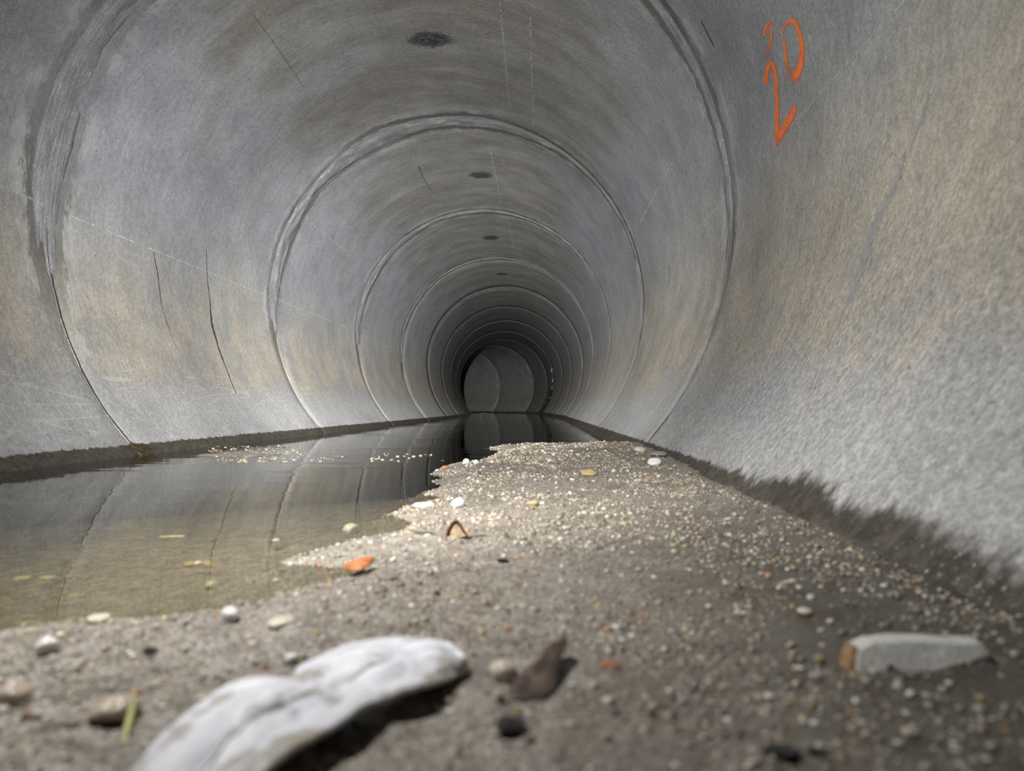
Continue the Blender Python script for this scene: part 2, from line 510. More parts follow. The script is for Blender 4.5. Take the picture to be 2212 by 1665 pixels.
def crack(pix, w, sec, label, jit=0.006, mat=CRACK, n=60, name='crack'):
    pts = [(*on_pipe(px, py), ww * 1.6) for (px, py), ww in zip(pix, w)]
    pts = dense(pts, n)
    pts = [(th, y + jit * (float(fbm(i * 0.35, sec * 3.1 + len(label), 3)) - 0.5), max(0.0006, ww * (0.6 + 0.8 * float(vnoise(i * 0.8, 4.4))))) for i, (th, y, ww) in enumerate(pts)]
    return ribbon(name, pts, mat, sections[sec], label=label)
crack([(446, 540), (452, 640), (458, 700), (470, 745), (490, 800), (510, 850)], [0.002, 0.004, 0.009, 0.006, 0.005, 0.003], 1, 'dark curved hairline crack')
crack([(332, 545), (341, 600), (352, 670), (366, 710), (382, 755)], [0.002, 0.0035, 0.002, 0.0015, 0.001], 1, 'faint curved hairline crack', 0.01)
crack([(1955, 330), (1935, 400), (1885, 500), (1862, 580), (1820, 680), (1790, 740)], [0.006, 0.012, 0.016, 0.012, 0.007, 0.003], 0, 'bluish trowel smear down the wall', 0.012, SMEAR, 60, 'smear')
crack([(2010, 200), (1990, 260), (1965, 330)], [0.003, 0.006, 0.004], 0, 'short bluish smear', 0.01, SMEAR, 20, 'smear')
crack([(905, 360), (915, 385), (935, 415)], [0.003, 0.002, 0.001], 2, 'short dark scratch near the crown', 0.01)
crack([(1445, 575), (1446, 605), (1442, 625)], [0.003, 0.003, 0.001], 1, 'short dark scratch', 0.01)
crack([(545, 30), (600, 105), (655, 188)], [0.0007, 0.0009, 0.0006], 1, 'faint thin scratch', 0.006)
crack([(1515, 45), (1530, 75), (1543, 100)], [0.002, 0.003, 0.002], 0, 'short dark scratch by the joint', 0.006)

def seam(th, y0, y1, sec, w=0.0045):
    pts = [(th + 0.25 * (float(vnoise(y * 1.3, th)) - 0.5), y, w * (0.6 + 0.7 * float(vnoise(y * 9, th + 3)))) for y in np.linspace(y0, y1, 40)]
    ribbon('form_line', pts, CHALK, sections[sec], label='pale straight casting line')
yj = lambda k: Y1 + (k - 1) * SEC
seam(-87.7, 0.9, 1.86, 0); seam(-87.9, 1.98, 3.45, 1); seam(-87.6, 3.58, 5.1, 2); seam(-88.5, 5.2, 6.7, 3); seam(-89, 6.8, 8.3, 4)
seam(86.0, 0.95, 1.85, 0, 0.002); seam(85.8, 1.95, 2.4, 1, 0.002); seam(69.0, 2.4, 3.4, 1, 0.005); seam(-60.0, 3.7, 4.4, 2, 0.004)
seam(8.5, 3.9, 4.9, 2, 0.005); seam(10.8, 5.3, 6.2, 3, 0.005); seam(24.0, 2.4, 3.4, 1, 0.003); seam(17.0, 2.2, 3.3, 1, 0.003); seam(70.0, 3.6, 5.0, 2, 0.004)

def joint_crack(k):
    for a0, a1 in ((-133.0, -35.0), (35.0, 131.0)):
        pts = []
        for th in np.linspace(a0, a1, 150):
            n = float(fbm(th / 4 + 7 * k, 2.0 + k, 4)); low = float(sstep(60, 100, abs(th)))
            w = (0.0012 + 0.0075 * max(0.0, float(fbm(th / 9 + 3 * k, 9.0, 3)) - 0.30)) * (0.55 + 0.45 * low)
            pts.append((th, Y1 + (k - 1) * SEC + 0.014 * (n - 0.5) * (1.2 - 0.5 * low), w * 1.5))
        ribbon('joint_crack', pts, CRACK, sections[k], off=0.0015 + 0.0075 * 0.0)
for k in (1, 2, 3, 4): joint_crack(k)

def patch(th, y, wa, wy, sec, mat=TAR, label='dark rough patch over a lifting hole at the crown'):
    V, E, F = [], [], []
    nr, na = 8, 40
    for i in range(nr + 1):
        for a in range(na):
            ang = 2 * math.pi * a / na; r = i / nr
            rr = r * (0.85 + 0.3 * float(vnoise(3 * math.cos(ang) + 5 + sec, 3 * math.sin(ang) + 5)))
            V.append(wall_pt(th + math.degrees(rr * wa * math.cos(ang) / R), y + rr * wy * math.sin(ang), 0.0008)); E.append(1 - r)
    for i in range(nr):
        for a in range(na):
            b = (a + 1) % na
            F.append((i * na + a, i * na + b, (i + 1) * na + b, (i + 1) * na + a))
    me = mesh('lifting_hole_patch', V, F); fattr(me, 'edge', np.array(E) * 1.3)
    o = link('lifting_hole_patch', me, mat, sections[sec]); o['label'] = label
patch(-1.1, 2.74, 0.125, 0.085, 1)
patch(2.5, 4.34, 0.10, 0.085, 2)
patch(-0.4, 5.94, 0.09, 0.10, 3)
patch(0.0, 7.55, 0.09, 0.08, 4)

# orange spray-painted figures
def stroke(crop, parent, label):
    pts = []
    for (cx, cy, w, dn) in dense(crop, 70):
        px, py = 1600 + cx / 5.205, 20 + cy / 5.203
        pts.append((px, py, max(w, 4) / 5.205 / 2, dn))
    V, E, DN = [], [], []
    n = len(pts); nx = 7
    for i, (px, py, w, dn) in enumerate(pts):
        a, b = pts[max(0, i - 1)], pts[min(n - 1, i + 1)]
        dx, dy = b[0] - a[0], b[1] - a[1]; l = math.hypot(dx, dy) or 1
        tip = min(1.0, (min(i, n - 1 - i) + 1.0) / 4.0)
        for j in range(nx):
            s = -1 + 2 * j / (nx - 1)
            th, y = on_pipe(px - dy / l * s * w * 1.35, py + dx / l * s * w * 1.35)
            V.append(wall_pt(th, y, 0.0009)); E.append((1 - abs(s)) * tip); DN.append(dn)
    me = mesh('painted_figure', V, grid_faces(n, nx)); fattr(me, 'edge', E); fattr(me, 'dens', DN)
    return V, me
def figure(label, strokes, parent):
    allv, allf, e, dn = [], [], [], []
    for q, st in enumerate(strokes):
        V, me = stroke(st, parent, label)
        b = len(allv)
        for v in V: allv.append((v[0] - 0.0002 * q, v[1], v[2]))
        allf += [tuple(b + i for i in p.vertices) for p in me.polygons]
        e += [d.value for d in me.attributes['edge'].data]; dn += [d.value for d in me.attributes['dens'].data]
        bpy.data.meshes.remove(me)
    me = mesh('painted_figure', allv, allf); fattr(me, 'edge', e); fattr(me, 'dens', dn)
    o = link('painted_figure', me, PAINT, parent); o['label'] = label
figure('orange spray-painted hooked stroke of an unfinished 2', [[(258, 315, 26, .9), (275, 245, 32, 1), (300, 180, 36, 1), (327, 148, 36, 1), (347, 165, 28, 1), (354, 230, 24, 1), (348, 320, 30, .9), (328, 400, 36, .75), (310, 470, 34, .5), (300, 550, 26, .2)]], sections[0])
figure('orange spray-painted 0', [
    [(474, 340, 10, .4), (475, 290, 14, .6), (482, 235, 20, .9), (512, 168, 32, 1), (560, 128, 48, 1), (600, 128, 58, 1), (640, 195, 54, 1), (672, 290, 50, 1), (690, 400, 54, 1), (694, 500, 58, 1), (683, 590, 64, 1), (655, 680, 85, 1), (622, 760, 80, .9), (605, 825, 60, .45)],
    [(497, 340, 16, .9), (499, 400, 28, 1), (504, 480, 32, 1), (514, 560, 34, .9), (528, 630, 44, .6), (550, 705, 50, .5), (580, 780, 50, .4)]], sections[0])
figure('orange spray-painted 2 with a broad foot', [
    [(296, 850, 44, .9), (288, 780, 52, 1), (298, 700, 54, 1), (322, 630, 48, 1), (350, 603, 46, 1), (374, 640, 46, 1), (390, 720, 44, 1), (404, 850, 44, 1), (411, 1000, 46, 1), (411, 1150, 50, 1), (411, 1300, 54, 1), (415, 1400, 62, 1), (418, 1490, 46, .8), (410, 1550, 34, .3)],
    [(425, 1480, 60, .7), (462, 1390, 78, .95), (520, 1290, 86, .95), (568, 1205, 82, 1), (600, 1140, 62, 1), (616, 1080, 26, 1)]], sections[0])

# ------------------------------------------------------------------ gravel bar and silt bed (the floor)
shore_px = [(1052, 968), (1105, 973), (1072, 983), (1045, 991), (1036, 1000), (962, 1008), (927, 1024), (982, 1031), (932, 1039),
            (962, 1051), (912, 1065), (958, 1075), (880, 1092), (838, 1110), (890, 1130), (872, 1145), (790, 1160), (700, 1183),
            (600, 1215), (690, 1222), (790, 1232), (745, 1250), (640, 1275), (575, 1296), (470, 1318), (330, 1332), (200, 1336), (90, 1345), (0, 1362)]
poly = [(0.42, 2.14), (0.22, 2.22), (0.02, 2.26), (-0.10, 2.26)] + [on_level(*p) for p in shore_px] + [(-0.45, 0.36), (-0.62, 0.10), (-0.70, -0.7), (0.42, -0.7)]
PA = np.array(poly); PB = np.roll(PA, -1, axis=0)
def shore_dist(x, y):
    x = np.asarray(x, float).ravel(); y = np.asarray(y, float).ravel()
    best = np.full(x.shape, 9.0); ins = np.zeros(x.shape, bool)
    for (ax, ay), (bx, by) in zip(PA, PB):
        ex, ey = bx - ax, by - ay
        t = np.clip(((x - ax) * ex + (y - ay) * ey) / (ex * ex + ey * ey + 1e-12), 0, 1)
        best = np.minimum(best, np.hypot(x - ax - t * ex, y - ay - t * ey))
        c = ((ay > y) != (by > y)) & (x < (bx - ax) * (y - ay) / ((by - ay) if by != ay else 1e-12) + ax)
        ins ^= c
    return np.where(ins, best, -best)
def bed(x, y):
    x = np.asarray(x, float); y = np.asarray(y, float)
    d = shore_dist(x, y).reshape(x.shape)
    far = sstep(0.9, 1.9, y)
    top = 0.009 + 0.014 * far + 0.006 * sstep(0.05, 0.27, x)
    up = top * (1 - np.exp(-np.maximum(d, 0) / 0.045))
    dn = 0.052 * (1 - np.exp(np.minimum(d, 0) / 0.25)) + 0.02 * (1 - np.exp(np.minimum(d, 0) / 0.02)) * 0.4
    z = np.where(d > 0, up, -dn)
    rough = np.where(d > 0, sstep(0, 0.03, d), 0.5)
    z = z + rough * (0.010 * (fbm(x * 11 + 3, y * 7 + 1, 3) - 0.5) + 0.0068 * (fbm(x * 52, y * 46 + 7, 3) - 0.5) + 0.0026 * (fbm(x * 150, y * 140 + 3, 2) - 0.5))
    # shallow hollow with standing wet near the lens
    z = z - 0.004 * np.exp(-(((x + 0.19) / 0.07) ** 2 + ((y - 0.335) / 0.035) ** 2))
    mound = 0.085 * np.exp(-(((x + 0.80) / 0.20) ** 2 + ((y - 1.90) / 0.10) ** 2) ** 1.5) * (0.90 + 0.25 * fbm(x * 30, y * 30, 3))
    z = np.where(y > 1.4, np.minimum(np.maximum(z, -0.076 + mound), np.maximum(z, 0.004)), z)
    return z
nx, ny = 330, 430
gx = np.linspace(-1.10, 0.315, nx)
gy = -0.6 + 3.9 * (np.linspace(0, 1, ny) ** 1.35)
GX, GY = np.meshgrid(gx, gy, indexing='ij')
GZ = bed(GX, GY)
lim = ZC - np.sqrt(np.maximum(R * R - (GX - XC) ** 2, 1e-6)) - 0.02
# let the bed end just inside the pipe wall
GZ = np.maximum(GZ, np.minimum(lim, GZ))
me = mesh('floor', np.stack([GX, GY, GZ], -1).reshape(-1, 3), grid_faces(nx, ny))
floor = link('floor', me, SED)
tag(floor, 'low bar of wet grey-brown silt and sand along the pipe bottom', kind='structure')

# ------------------------------------------------------------------ water
WV = []
path = [(x, y, h) for (k, x, y), h in zip(rings, heads)]
wide = math.sqrt(R * R - ZC * ZC) + 0.004
cols = 9
for (x, y, h) in path:
    for j in range(cols):
        s = (-1 + 2 * j / (cols - 1)) * wide
        WV.append((x + s * h.y, y - s * h.x, 0.0))
me = mesh('water', WV, [f[::-1] for f in grid_faces(len(path), cols)])
assert me.polygons[0].normal.z > 0
water = link('water', me, WATER)
tag(water, 'still shallow water mirroring the pipe wall beside the gravel bar', 'water', kind='stuff')

# ------------------------------------------------------------------ gravel grains too many to count
def ico(sub):
    bm = bmesh.new(); bmesh.ops.create_icosphere(bm, subdivisions=sub, radius=1.0)
    v = np.array([x.co[:] for x in bm.verts]); f = np.array([[l.index for l in p.verts] for p in bm.faces]); bm.free()
    return v, f
IV, IF = ico(1)
GCOL = np.array([(0.30, 0.265, 0.20), (0.24, 0.21, 0.165), (0.42, 0.37, 0.28), (0.17, 0.15, 0.125), (0.52, 0.49, 0.42), (0.34, 0.27, 0.15),
                 (0.09, 0.08, 0.07), (0.37, 0.35, 0.32), (0.62, 0.60, 0.55), (0.40, 0.20, 0.09)])
GP = np.array([0.2, 0.2, 0.14, 0.15, 0.07, 0.07, 0.07, 0.06, 0.025, 0.015]); GP = GP / GP.sum()
def make_grains(n):
    # density falls with distance, as the bar narrows and grains merge
    xs, ys = [], []
    while len(xs) < n:
        y = 0.10 + 2.2 * rng.random(n) ** 1.7; x = rng.uniform(-0.62, 0.262, n)
        d = shore_dist(x, y)
        keep = (d > -0.012 - 0.03 * rng.random(n) ** 4) & (np.abs(x) < 0.10 + 0.9 * y)
        keep &= rng.random(n) < (0.12 + 0.88 * sstep(0.40, 0.60, fbm(x * 13, y * 13, 3)))
        xs += list(x[keep]); ys += list(y[keep])
    x = np.array(xs[:n]); y = np.array(ys[:n]); z = bed(x, y)
    # the patch by the left wall and the drift line from it across the water
    m = 1500
    gpx = np.where(np.arange(m) < 1000, 430 + 230 * rng.beta(1.6, 1.6, m), rng.uniform(640, 960, m))
    gpy = np.where(np.arange(m) < 1000, 981 + 18 * np.clip(rng.normal(0, 0.5, m), -1, 1) + (540 - gpx) * 0.015, 988 + 8 * np.clip(rng.normal(0, 0.5, m), -1, 1))
    keep = vnoise(gpx / 22, gpy / 6) > np.where(np.arange(m) < 1000, 0.42, 0.62)
    gy_ = CAMZ * FPX / (gpy - VPY); gx_ = (gpx - VPX) / FPX * gy_
    mm = int(keep.sum()); x[:mm] = gx_[keep]; y[:mm] = gy_[keep]; z[:mm] = -0.0004
    s = 0.0006 + 0.0005 * rng.random(n) + 0.0022 * rng.random(n) ** 7
    s *= 0.75 + 0.65 * np.clip(y, 0, 2)
    V = np.empty((n, len(IV), 3))
    ax = rng.uniform(0.65, 1.3, (n, 1, 3)) * np.array([1, 1, 0.75])
    jit = 1 + 0.22 * (rng.random((n, len(IV), 1)) - 0.5)
    ang = rng.random(n) * 6.283
    P = IV[None] * ax * jit * s[:, None, None]
    V[:, :, 0] = P[:, :, 0] * np.cos(ang)[:, None] - P[:, :, 1] * np.sin(ang)[:, None] + x[:, None]
    V[:, :, 1] = P[:, :, 0] * np.sin(ang)[:, None] + P[:, :, 1] * np.cos(ang)[:, None] + y[:, None]
    V[:, :, 2] = P[:, :, 2] + (z - s * 0.05)[:, None]
    F = (IF[None] + (np.arange(n) * len(IV))[:, None, None]).reshape(-1)
    me = bpy.data.meshes.new('gravel')
    me.vertices.add(n * len(IV)); me.vertices.foreach_set('co', V.ravel())
    nf = n * len(IF)
    me.loops.add(nf * 3); me.loops.foreach_set('vertex_index', F.astype(np.int32))
    me.polygons.add(nf); me.polygons.foreach_set('loop_start', np.arange(0, nf * 3, 3, dtype=np.int32))
    me.polygons.foreach_set('use_smooth', np.ones(nf, bool))
    c = GCOL[rng.choice(len(GCOL), n, p=GP)] * rng.uniform(0.75, 1.15, (n, 1))
    rg = np.where(rng.random((n, 1)) < 0.16, 0.07, rng.uniform(0.15, 0.5, (n, 1)))
    c = np.concatenate([c, rg], 1)
    a = me.attributes.new('col', 'FLOAT_COLOR', 'POINT')
    a.data.foreach_set('color', np.repeat(c, len(IV), axis=0).astype(np.float32).ravel())
    me.update(calc_edges=True)
    return me
gravel = link('gravel', make_grains(28000), GRAIN)
tag(gravel, 'fine mixed gravel strewn over the silt bar', 'gravel', kind='stuff')

# ------------------------------------------------------------------ single things on the bar
def ground(px, py, lift=0.0):
    z = 0.006
    for _ in range(3):
        x, y = on_level(px, py, z + lift)
        z = float(bed(np.array([x]), np.array([y]))[0])
        z = max(z, -0.02)
    return x, y, z
STONE = {
    'cream': mat_flat('cream_stone', (0.56, 0.50, 0.40), 0.16, 0.22, 160, 0.25, 0.0006, 0.6),
    'white': mat_flat('white_stone', (0.70, 0.69, 0.67), 0.14, 0.15, 160, 0.25, 0.0006, 0.6),
    'tan': mat_flat('tan_stone', (0.47, 0.39, 0.31), 0.14, 0.25, 120, 0.25, 0.0006, 0.6),
    'grey': mat_flat('grey_stone', (0.30, 0.295, 0.285), 0.14, 0.25, 160, 0.25, 0.0006, 0.6),
    'ochre': mat_flat('ochre_stone', (0.46, 0.36, 0.18), 0.40, 0.25, 160, 0.5, 0.001),
    'brick': mat_flat('brick_fragment', (0.38, 0.16, 0.08), 0.55, 0.25, 160, 0.5, 0.001),
    'dark': mat_flat('dark_fragment', (0.035, 0.033, 0.035), 0.32, 0.3, 160, 0.6, 0.001),
    'blue': mat_flat('bluish_stone', (0.56, 0.575, 0.60), 0.28, 0.2, 160, 0.5, 0.001),
}
BV, BF = ico(3)
def stone_mesh(seed, angular):
    r = np.random.default_rng(seed); v = BV.copy()
    for _ in range(7 if angular else 4):
        d = r.normal(size=3); d /= np.linalg.norm(d); c = r.uniform(0.55, 0.85)
        h = v @ d; v = v - np.outer(np.maximum(h - c, 0) * (0.95 if angular else 0.7), d)
    for i in range(len(v)):
        v[i] *= 1 + 0.09 * mnoise.noise(Vector(v[i]) * 2.0 + Vector((seed * 3.7, 0, 0)))
    v /= np.abs(v).max(0)
    me = mesh('pebble', v, [tuple(map(int, f)) for f in BF])
    return me
STONES = {c: [None] * 5 for c in STONE}
for c in STONE:
    for q in range(5):
        me = stone_mesh(hash_seed := (list(STONE).index(c) * 10 + q), q % 2 == 0)
        me.materials.append(STONE[c]); STONES[c][q] = me
def stone(px, py, w, h, cls, label, group=None, name='pebble', cat='pebble', var=None, depth=1.0, rot=None, sink=0.48):
    """a stone whose foot is seen at (px, py + h/2), w by h pixels across"""
    x, y, z = ground(px, py + h * 0.40)
    s = y / FPX
    q = var if var is not None else random.randrange(5)
    o = bpy.data.objects.new(name, STONES[cls][q]); COL.objects.link(o)
    hz = h * s / 2
    o.scale = (w * s / 2, w * s / 2 * depth, hz)
    o.rotation_euler = (random.uniform(-.15, .15), random.uniform(-.15, .15), rot if rot is not None else random.uniform(-.5, .5))
    o.location = (x, y + w * s / 2 * depth * 0.3, z + hz * (1 - sink))
    tag(o, label, cat, group)
    return o

stone(103, 1392, 56, 46, 'white', 'whitish rounded pebble beside the near water edge at far left')
stone(25, 1497, 66, 76, 'tan', 'tall tan stone at the left edge of the picture', name='stone', cat='stone')
stone(238, 1532, 108, 62, 'tan', 'large smooth tan stone just left of the white scrap', name='stone', cat='stone', var=1)
stone(205, 1332, 52, 28, 'cream', 'pinkish cream pebble standing at the near waterline', var=0)
stone(497, 1324, 38, 36, 'white', 'white pebble on the near shore above the white scrap')
stone(605, 1346, 58, 20, 'cream', 'long flat cream pebble above the white scrap', var=3)
stone(1086, 1446, 64, 50, 'cream', 'cream pebble lying beside the dark brown leaf')
stone(1078, 1502, 24, 34, 'cream', 'small upright cream pebble below the brown leaf stem')
stone(757, 1138, 34, 32, 'white', 'single white pebble standing in the water off the spit', var=2)
stone(990, 1084, 34, 30, 'blue', 'bluish white quartz pebble on the bar edge')
stone(918, 1089, 60, 12, 'blue', 'flat bluish wet flake along the waterline')
stone(1272, 1021, 36, 18, 'ochre', 'broad ochre pebble in the middle of the bar')
stone(1415, 997, 32, 22, 'white', 'pale angular pebble close to the wall on the bar')
stone(1425, 979, 38, 14, 'grey', 'flat pale grey pebble near the wall behind the angular one')
stone(1383, 970, 26, 16, 'cream', 'cream pebble on the bar crest near the wall')
stone(1346, 955, 14, 10, 'white', 'white pebble topmost on the bar crest')
stone(456, 1269, 30, 22, 'cream', 'cream pebble under the shallow water off the near shore')
stone(408, 1217, 22, 15, 'ochre', 'ochre pebble breaking the water, leftmost of a row of three')
stone(427, 1216, 20, 12, 'white', 'white pebble breaking the water, middle of a row of three')
stone(446, 1217, 24, 15, 'ochre', 'ochre pebble breaking the water, rightmost of a row of three')
stone(595, 1167, 18, 12, 'white', 'small white pebble alone in the water left of the spit')
stone(960, 992, 26, 20, 'white', 'clear white angular pebble in the water at the bar tip', var=0)
stone(1007, 996, 14, 14, 'white', 'white bead-like pebble second along the bar tip')
stone(1027, 997, 14, 12, 'white', 'white bead-like pebble nearest the bar tip')
stone(961, 1010, 16, 9, 'brick', 'small brick-red pebble on the bar tip')
stone(1153, 1085, 22, 16, 'ochre', 'bright yellow pebble on the bar above the brown husk')
stone(1437, 1402, 16, 16, 'white', 'small greenish white pebble right of the brown leaf')
stone(630, 1421, 32, 28, 'white', 'white pebble just behind the white scrap')
stone(571, 1441, 18, 14, 'brick', 'tiny orange pebble just behind the white scrap')
stone(1706, 1517, 18, 15, 'ochre', 'yellow pebble below and left of the white shard')
stone(1640, 1507, 18, 16, 'cream', 'cream pebble left of the yellow one before the white shard')
stone(1740, 1325, 32, 16, 'cream', 'oblong cream pebble between the bar and the white shard')
stone(1322, 1437, 52, 16, 'brick', 'flat reddish fragment right of the brown leaf', name='fragment', cat='fragment')
stone(1099, 1572, 76, 30, 'dark', 'black wet fragment below the brown leaf', name='fragment', cat='fragment')
stone(1692, 1624, 84, 34, 'dark', 'large black fragment at the lower right before the white shard', name='fragment', cat='fragment')
stone(1768, 1628, 50, 16, 'dark', 'thin black fragment touching the large black one', name='fragment', cat='fragment')
stone(442, 984, 34, 9, 'dark', 'black sodden fragment on the small gravel patch by the left wall', name='fragment', cat='fragment')
stone(1178, 1132, 18, 9, 'ochre', 'square yellow chip above and right of the brown husk', var=0)
stone(322, 1405, 30, 12, 'dark', 'dark sliver with a glint in the smooth wet hollow', name='fragment', cat='fragment')
stone(1086, 1214, 26, 10, 'dark', 'small dark chip between the husk and the brown leaf', name='fragment', cat='fragment')

# loose pebbles all over the bar
def zone(px, py, d):
    if py < 1012: return 'on the far crest of the bar'
    if px > 1560 and py < 1260: return 'by the wet foot of the right wall'
    if d < 0.035: return 'along the water edge of the bar'
    if px > 1480: return 'on shaded ground around the white shard'
    if py > 1370 and px < 800: return 'on near ground around the white scrap'
    if py > 1370: return 'on near ground around the brown leaf'
    return 'on the open middle of the bar'
loose = {}
CW = {'cream': 'cream', 'white': 'white', 'tan': 'tan', 'grey': 'grey', 'ochre': 'ochre', 'brick': 'brick-red', 'dark': 'black'}
pool = ['cream'] * 38 + ['white'] * 20 + ['tan'] * 20 + ['grey'] * 12 + ['ochre'] * 6 + ['brick'] * 3 + ['dark'] * 4
cnt = 0
while cnt < 235:
    px = random.uniform(-20, 2220); py = 960 + 700 * random.random() ** 1.1
    x, y = on_level(px, py, 0.008)
    if float(shore_dist([x], [y])[0]) < 0.004 or x > 0.255: continue
    k = (py - 880) / 780
    w = (6 + 14 * k) * random.uniform(0.7, 1.25) + (8 * k if random.random() < 0.12 else 0)
    c = random.choice(pool)
    h = w * random.uniform(0.5, 0.85)
    zn = zone(px, py, float(shore_dist([x], [y])[0]))
    o = stone(px, py, w, h, c, None, sink=random.uniform(0.55, 0.95))
    o['category'] = 'pebble'; o['group'] = 'loose pebbles ' + zn
    loose.setdefault((CW[c], 'flat' if h / w < 0.66 else 'rounded', zn), []).append((px, o))
    cnt += 1
for (cw, shp, zn), L in loose.items():
    L.sort(key=lambda e: e[0])
    place = {1: [''], 2: [', left of two', ', right of two'], 3: [', leftmost of three', ', middle of three', ', rightmost of three']}.get(len(L), [''] * len(L))
    for (px, o), pl_ in zip(L, place): o['label'] = f'small {shp} {cw} pebble {zn}{pl_}'
for q in range(26):          # on the small patch by the left wall and the drift line across the water
    px = random.uniform(470, 660) if q < 15 else random.uniform(660, 950)
    py = random.uniform(965, 998) if q < 15 else random.uniform(984, 997)
    w = random.uniform(5, 9)
    c = random.choice(['cream', 'tan', 'tan', 'grey'])
    x, y = on_level(px, py); s = y / FPX
    o = bpy.data.objects.new('pebble', random.choice(STONES[c])); COL.objects.link(o)
    o.scale = (w * s / 2, w * s / 2, w * s * 0.22); o.location = (x, y, 0.0 + w * s * 0.06); o.rotation_euler = (0, 0, random.uniform(0, 3))
    nm = {'cream': 'cream', 'ochre': 'ochre', 'tan': 'tan', 'grey': 'grey'}[c]
    tag(o, f'tiny {nm} pebble in the drift line across the water toward the left wall', 'pebble', f'{nm} drift line pebbles')

# ---- sheets with real curl and thickness
def sheet(name, far, near, nu, nv, bulge, wrinkle, mat, thick, seed=0, freq=3.0, crease=0.0):
    """far / near: (px, py, height) along the two long edges"""
    def pts(L):
        return [(*on_level(a, b, z), z) for a, b, z in L]
    A = dense(pts(far), nu); B = dense(pts(near), nu)
    V, SV = [], []
    for i in range(nu):
        u = i / (nu - 1)
        for j in range(nv):
            v = j / (nv - 1)
            p = [A[i][c] * (1 - v) + B[i][c] * v for c in range(3)]
            n = mnoise.fractal(Vector((u * freq * 2 + seed, v * freq, seed)), 1.0, 2.0, 4)
            p[2] += bulge * 4 * v * (1 - v) + wrinkle * n * (0.25 + 0.75 * math.sin(math.pi * v))
            p[1] += wrinkle * 0.4 * mnoise.noise(Vector((u * freq * 3, seed + 9.0, 0))) * (1 if j in (0, nv - 1) else 0.3)
            if crease: p[2] -= crease * math.exp(-((v - 0.60) / 0.05) ** 2) * (1 - u) ** 0.4
            V.append(p); SV.append((u, v, 0))
    me = mesh(name, V, grid_faces(nu, nv)); vattr(me, 'sv', SV)
    o = link(name, me, mat)
    md = o.modifiers.new('thickness', 'SOLIDIFY'); md.thickness = thick; md.offset = -1
    return o
scrap = sheet('white_scrap',
    [(250, 1720, 0.0097), (310, 1650, 0.0097), (370, 1580, 0.0103), (430, 1525, 0.0110), (490, 1488, 0.0122), (565, 1474, 0.0134), (635, 1468, 0.0128), (650, 1442, 0.0128), (725, 1408, 0.0141), (800, 1390, 0.0153), (880, 1382, 0.0159), (950, 1394, 0.0153), (985, 1420, 0.0134), (1003, 1446, 0.0122)],
    [(480, 1760, 0.0134), (530, 1712, 0.0159), (572, 1678, 0.0178), (610, 1650, 0.0190), (660, 1615, 0.0196), (705, 1586, 0.0196), (750, 1558, 0.0196), (790, 1535, 0.0196), (830, 1517, 0.0190), (870, 1503, 0.0184), (910, 1490, 0.0178), (950, 1475, 0.0165), (985, 1460, 0.0141), (1004, 1450, 0.0125)],
    90, 34, 0.003, 0.0046, SCRAP, 0.0018, 4.0, 3.2, 0.0022)
tag(scrap, 'long crumpled bleached white scrap lying on the gravel nearest the lens', 'scrap')

LEAF = mat_flat('brown_dead_leaf', (0.085, 0.058, 0.045), 0.42, 0.35, 90, 0.6, 0.002)
OLEAF = mat_flat('orange_dead_leaf', (0.40, 0.155, 0.055), 0.5, 0.3, 120, 0.6, 0.002)
STRAW = mat_flat('straw', (0.30, 0.26, 0.12), 0.5, 0.25, 120, 0.4, 0.001)
GREEN = mat_flat('yellow_green_blade', (0.36, 0.36, 0.10), 0.45, 0.2, 90, 0.3, 0.001)
o = sheet('dead_leaf',
    [(1092, 1522, .012), (1104, 1484, .015), (1136, 1446, .017), (1168, 1424, .018), (1178, 1398, .018), (1212, 1384, .018)],
    [(1150, 1526, .012), (1188, 1508, .013), (1202, 1470, .015), (1208, 1432, .017), (1216, 1410, .018), (1226, 1390, .018)],
    26, 12, 0.002, 0.002, LEAF, 0.0006, 2.0)
tag(o, 'dark brown dead leaf lying right of the white scrap', 'leaf')
o = sheet('dead_leaf',
    [(741, 1229, .004), (752, 1216, .008), (775, 1207, .010), (795, 1204, .010), (806, 1208, .009)],
    [(743, 1231, .004), (765, 1233, .006), (785, 1230, .007), (800, 1220, .008), (807, 1210, .009)],
    20, 10, 0.002, 0.001, OLEAF, 0.0006, 5.0)
tag(o, 'orange dead leaf lying at the head of the narrow water inlet', 'leaf')

def blade(px0, py0, px1, py1, wpx, mat, label, name='straw', cat='straw', lift0=0.0004, lift1=0.0004, arch=0.0003):
    a = Vector(ground(px0, py0)); b = Vector(ground(px1, py1))
    a.z = max(a.z, 0) + lift0; b.z = max(b.z, 0) + lift1
    w = wpx * a.y / FPX / 2
    d = (b - a); sd = Vector((-d.y, d.x, 0)).normalized()
    V = []
    for i in range(12):
        u = i / 11; c = a.lerp(b, u); ww = w * (0.25 + 0.75 * math.sin(math.pi * min(1, 0.12 + u * 0.88)))
        for s in (-1, 0, 1):
            q = c + sd * ww * s; q.z += arch * math.sin(math.pi * u)
            V.append(q[:])
    o = link(name, mesh(name, V, grid_faces(12, 3)), mat)
    md = o.modifiers.new('thickness', 'SOLIDIFY'); md.thickness = 0.0008
    tag(o, label, cat)
    return o
blade(268, 1602, 291, 1548, 14, GREEN, 'yellow-green grass blade standing left of the white scrap', 'grass_blade', 'grass', 0.0, 0.008)
blade(128, 1350, 170, 1334, 10, STRAW, 'tilted yellow straw piece beside the pinkish waterline pebble')
blade(85, 1306, 122, 1304, 9, STRAW, 'yellow straw floating right of its twin off the left shore')
blade(30, 1308, 68, 1304, 8, STRAW, 'yellow straw floating furthest out at the left edge')
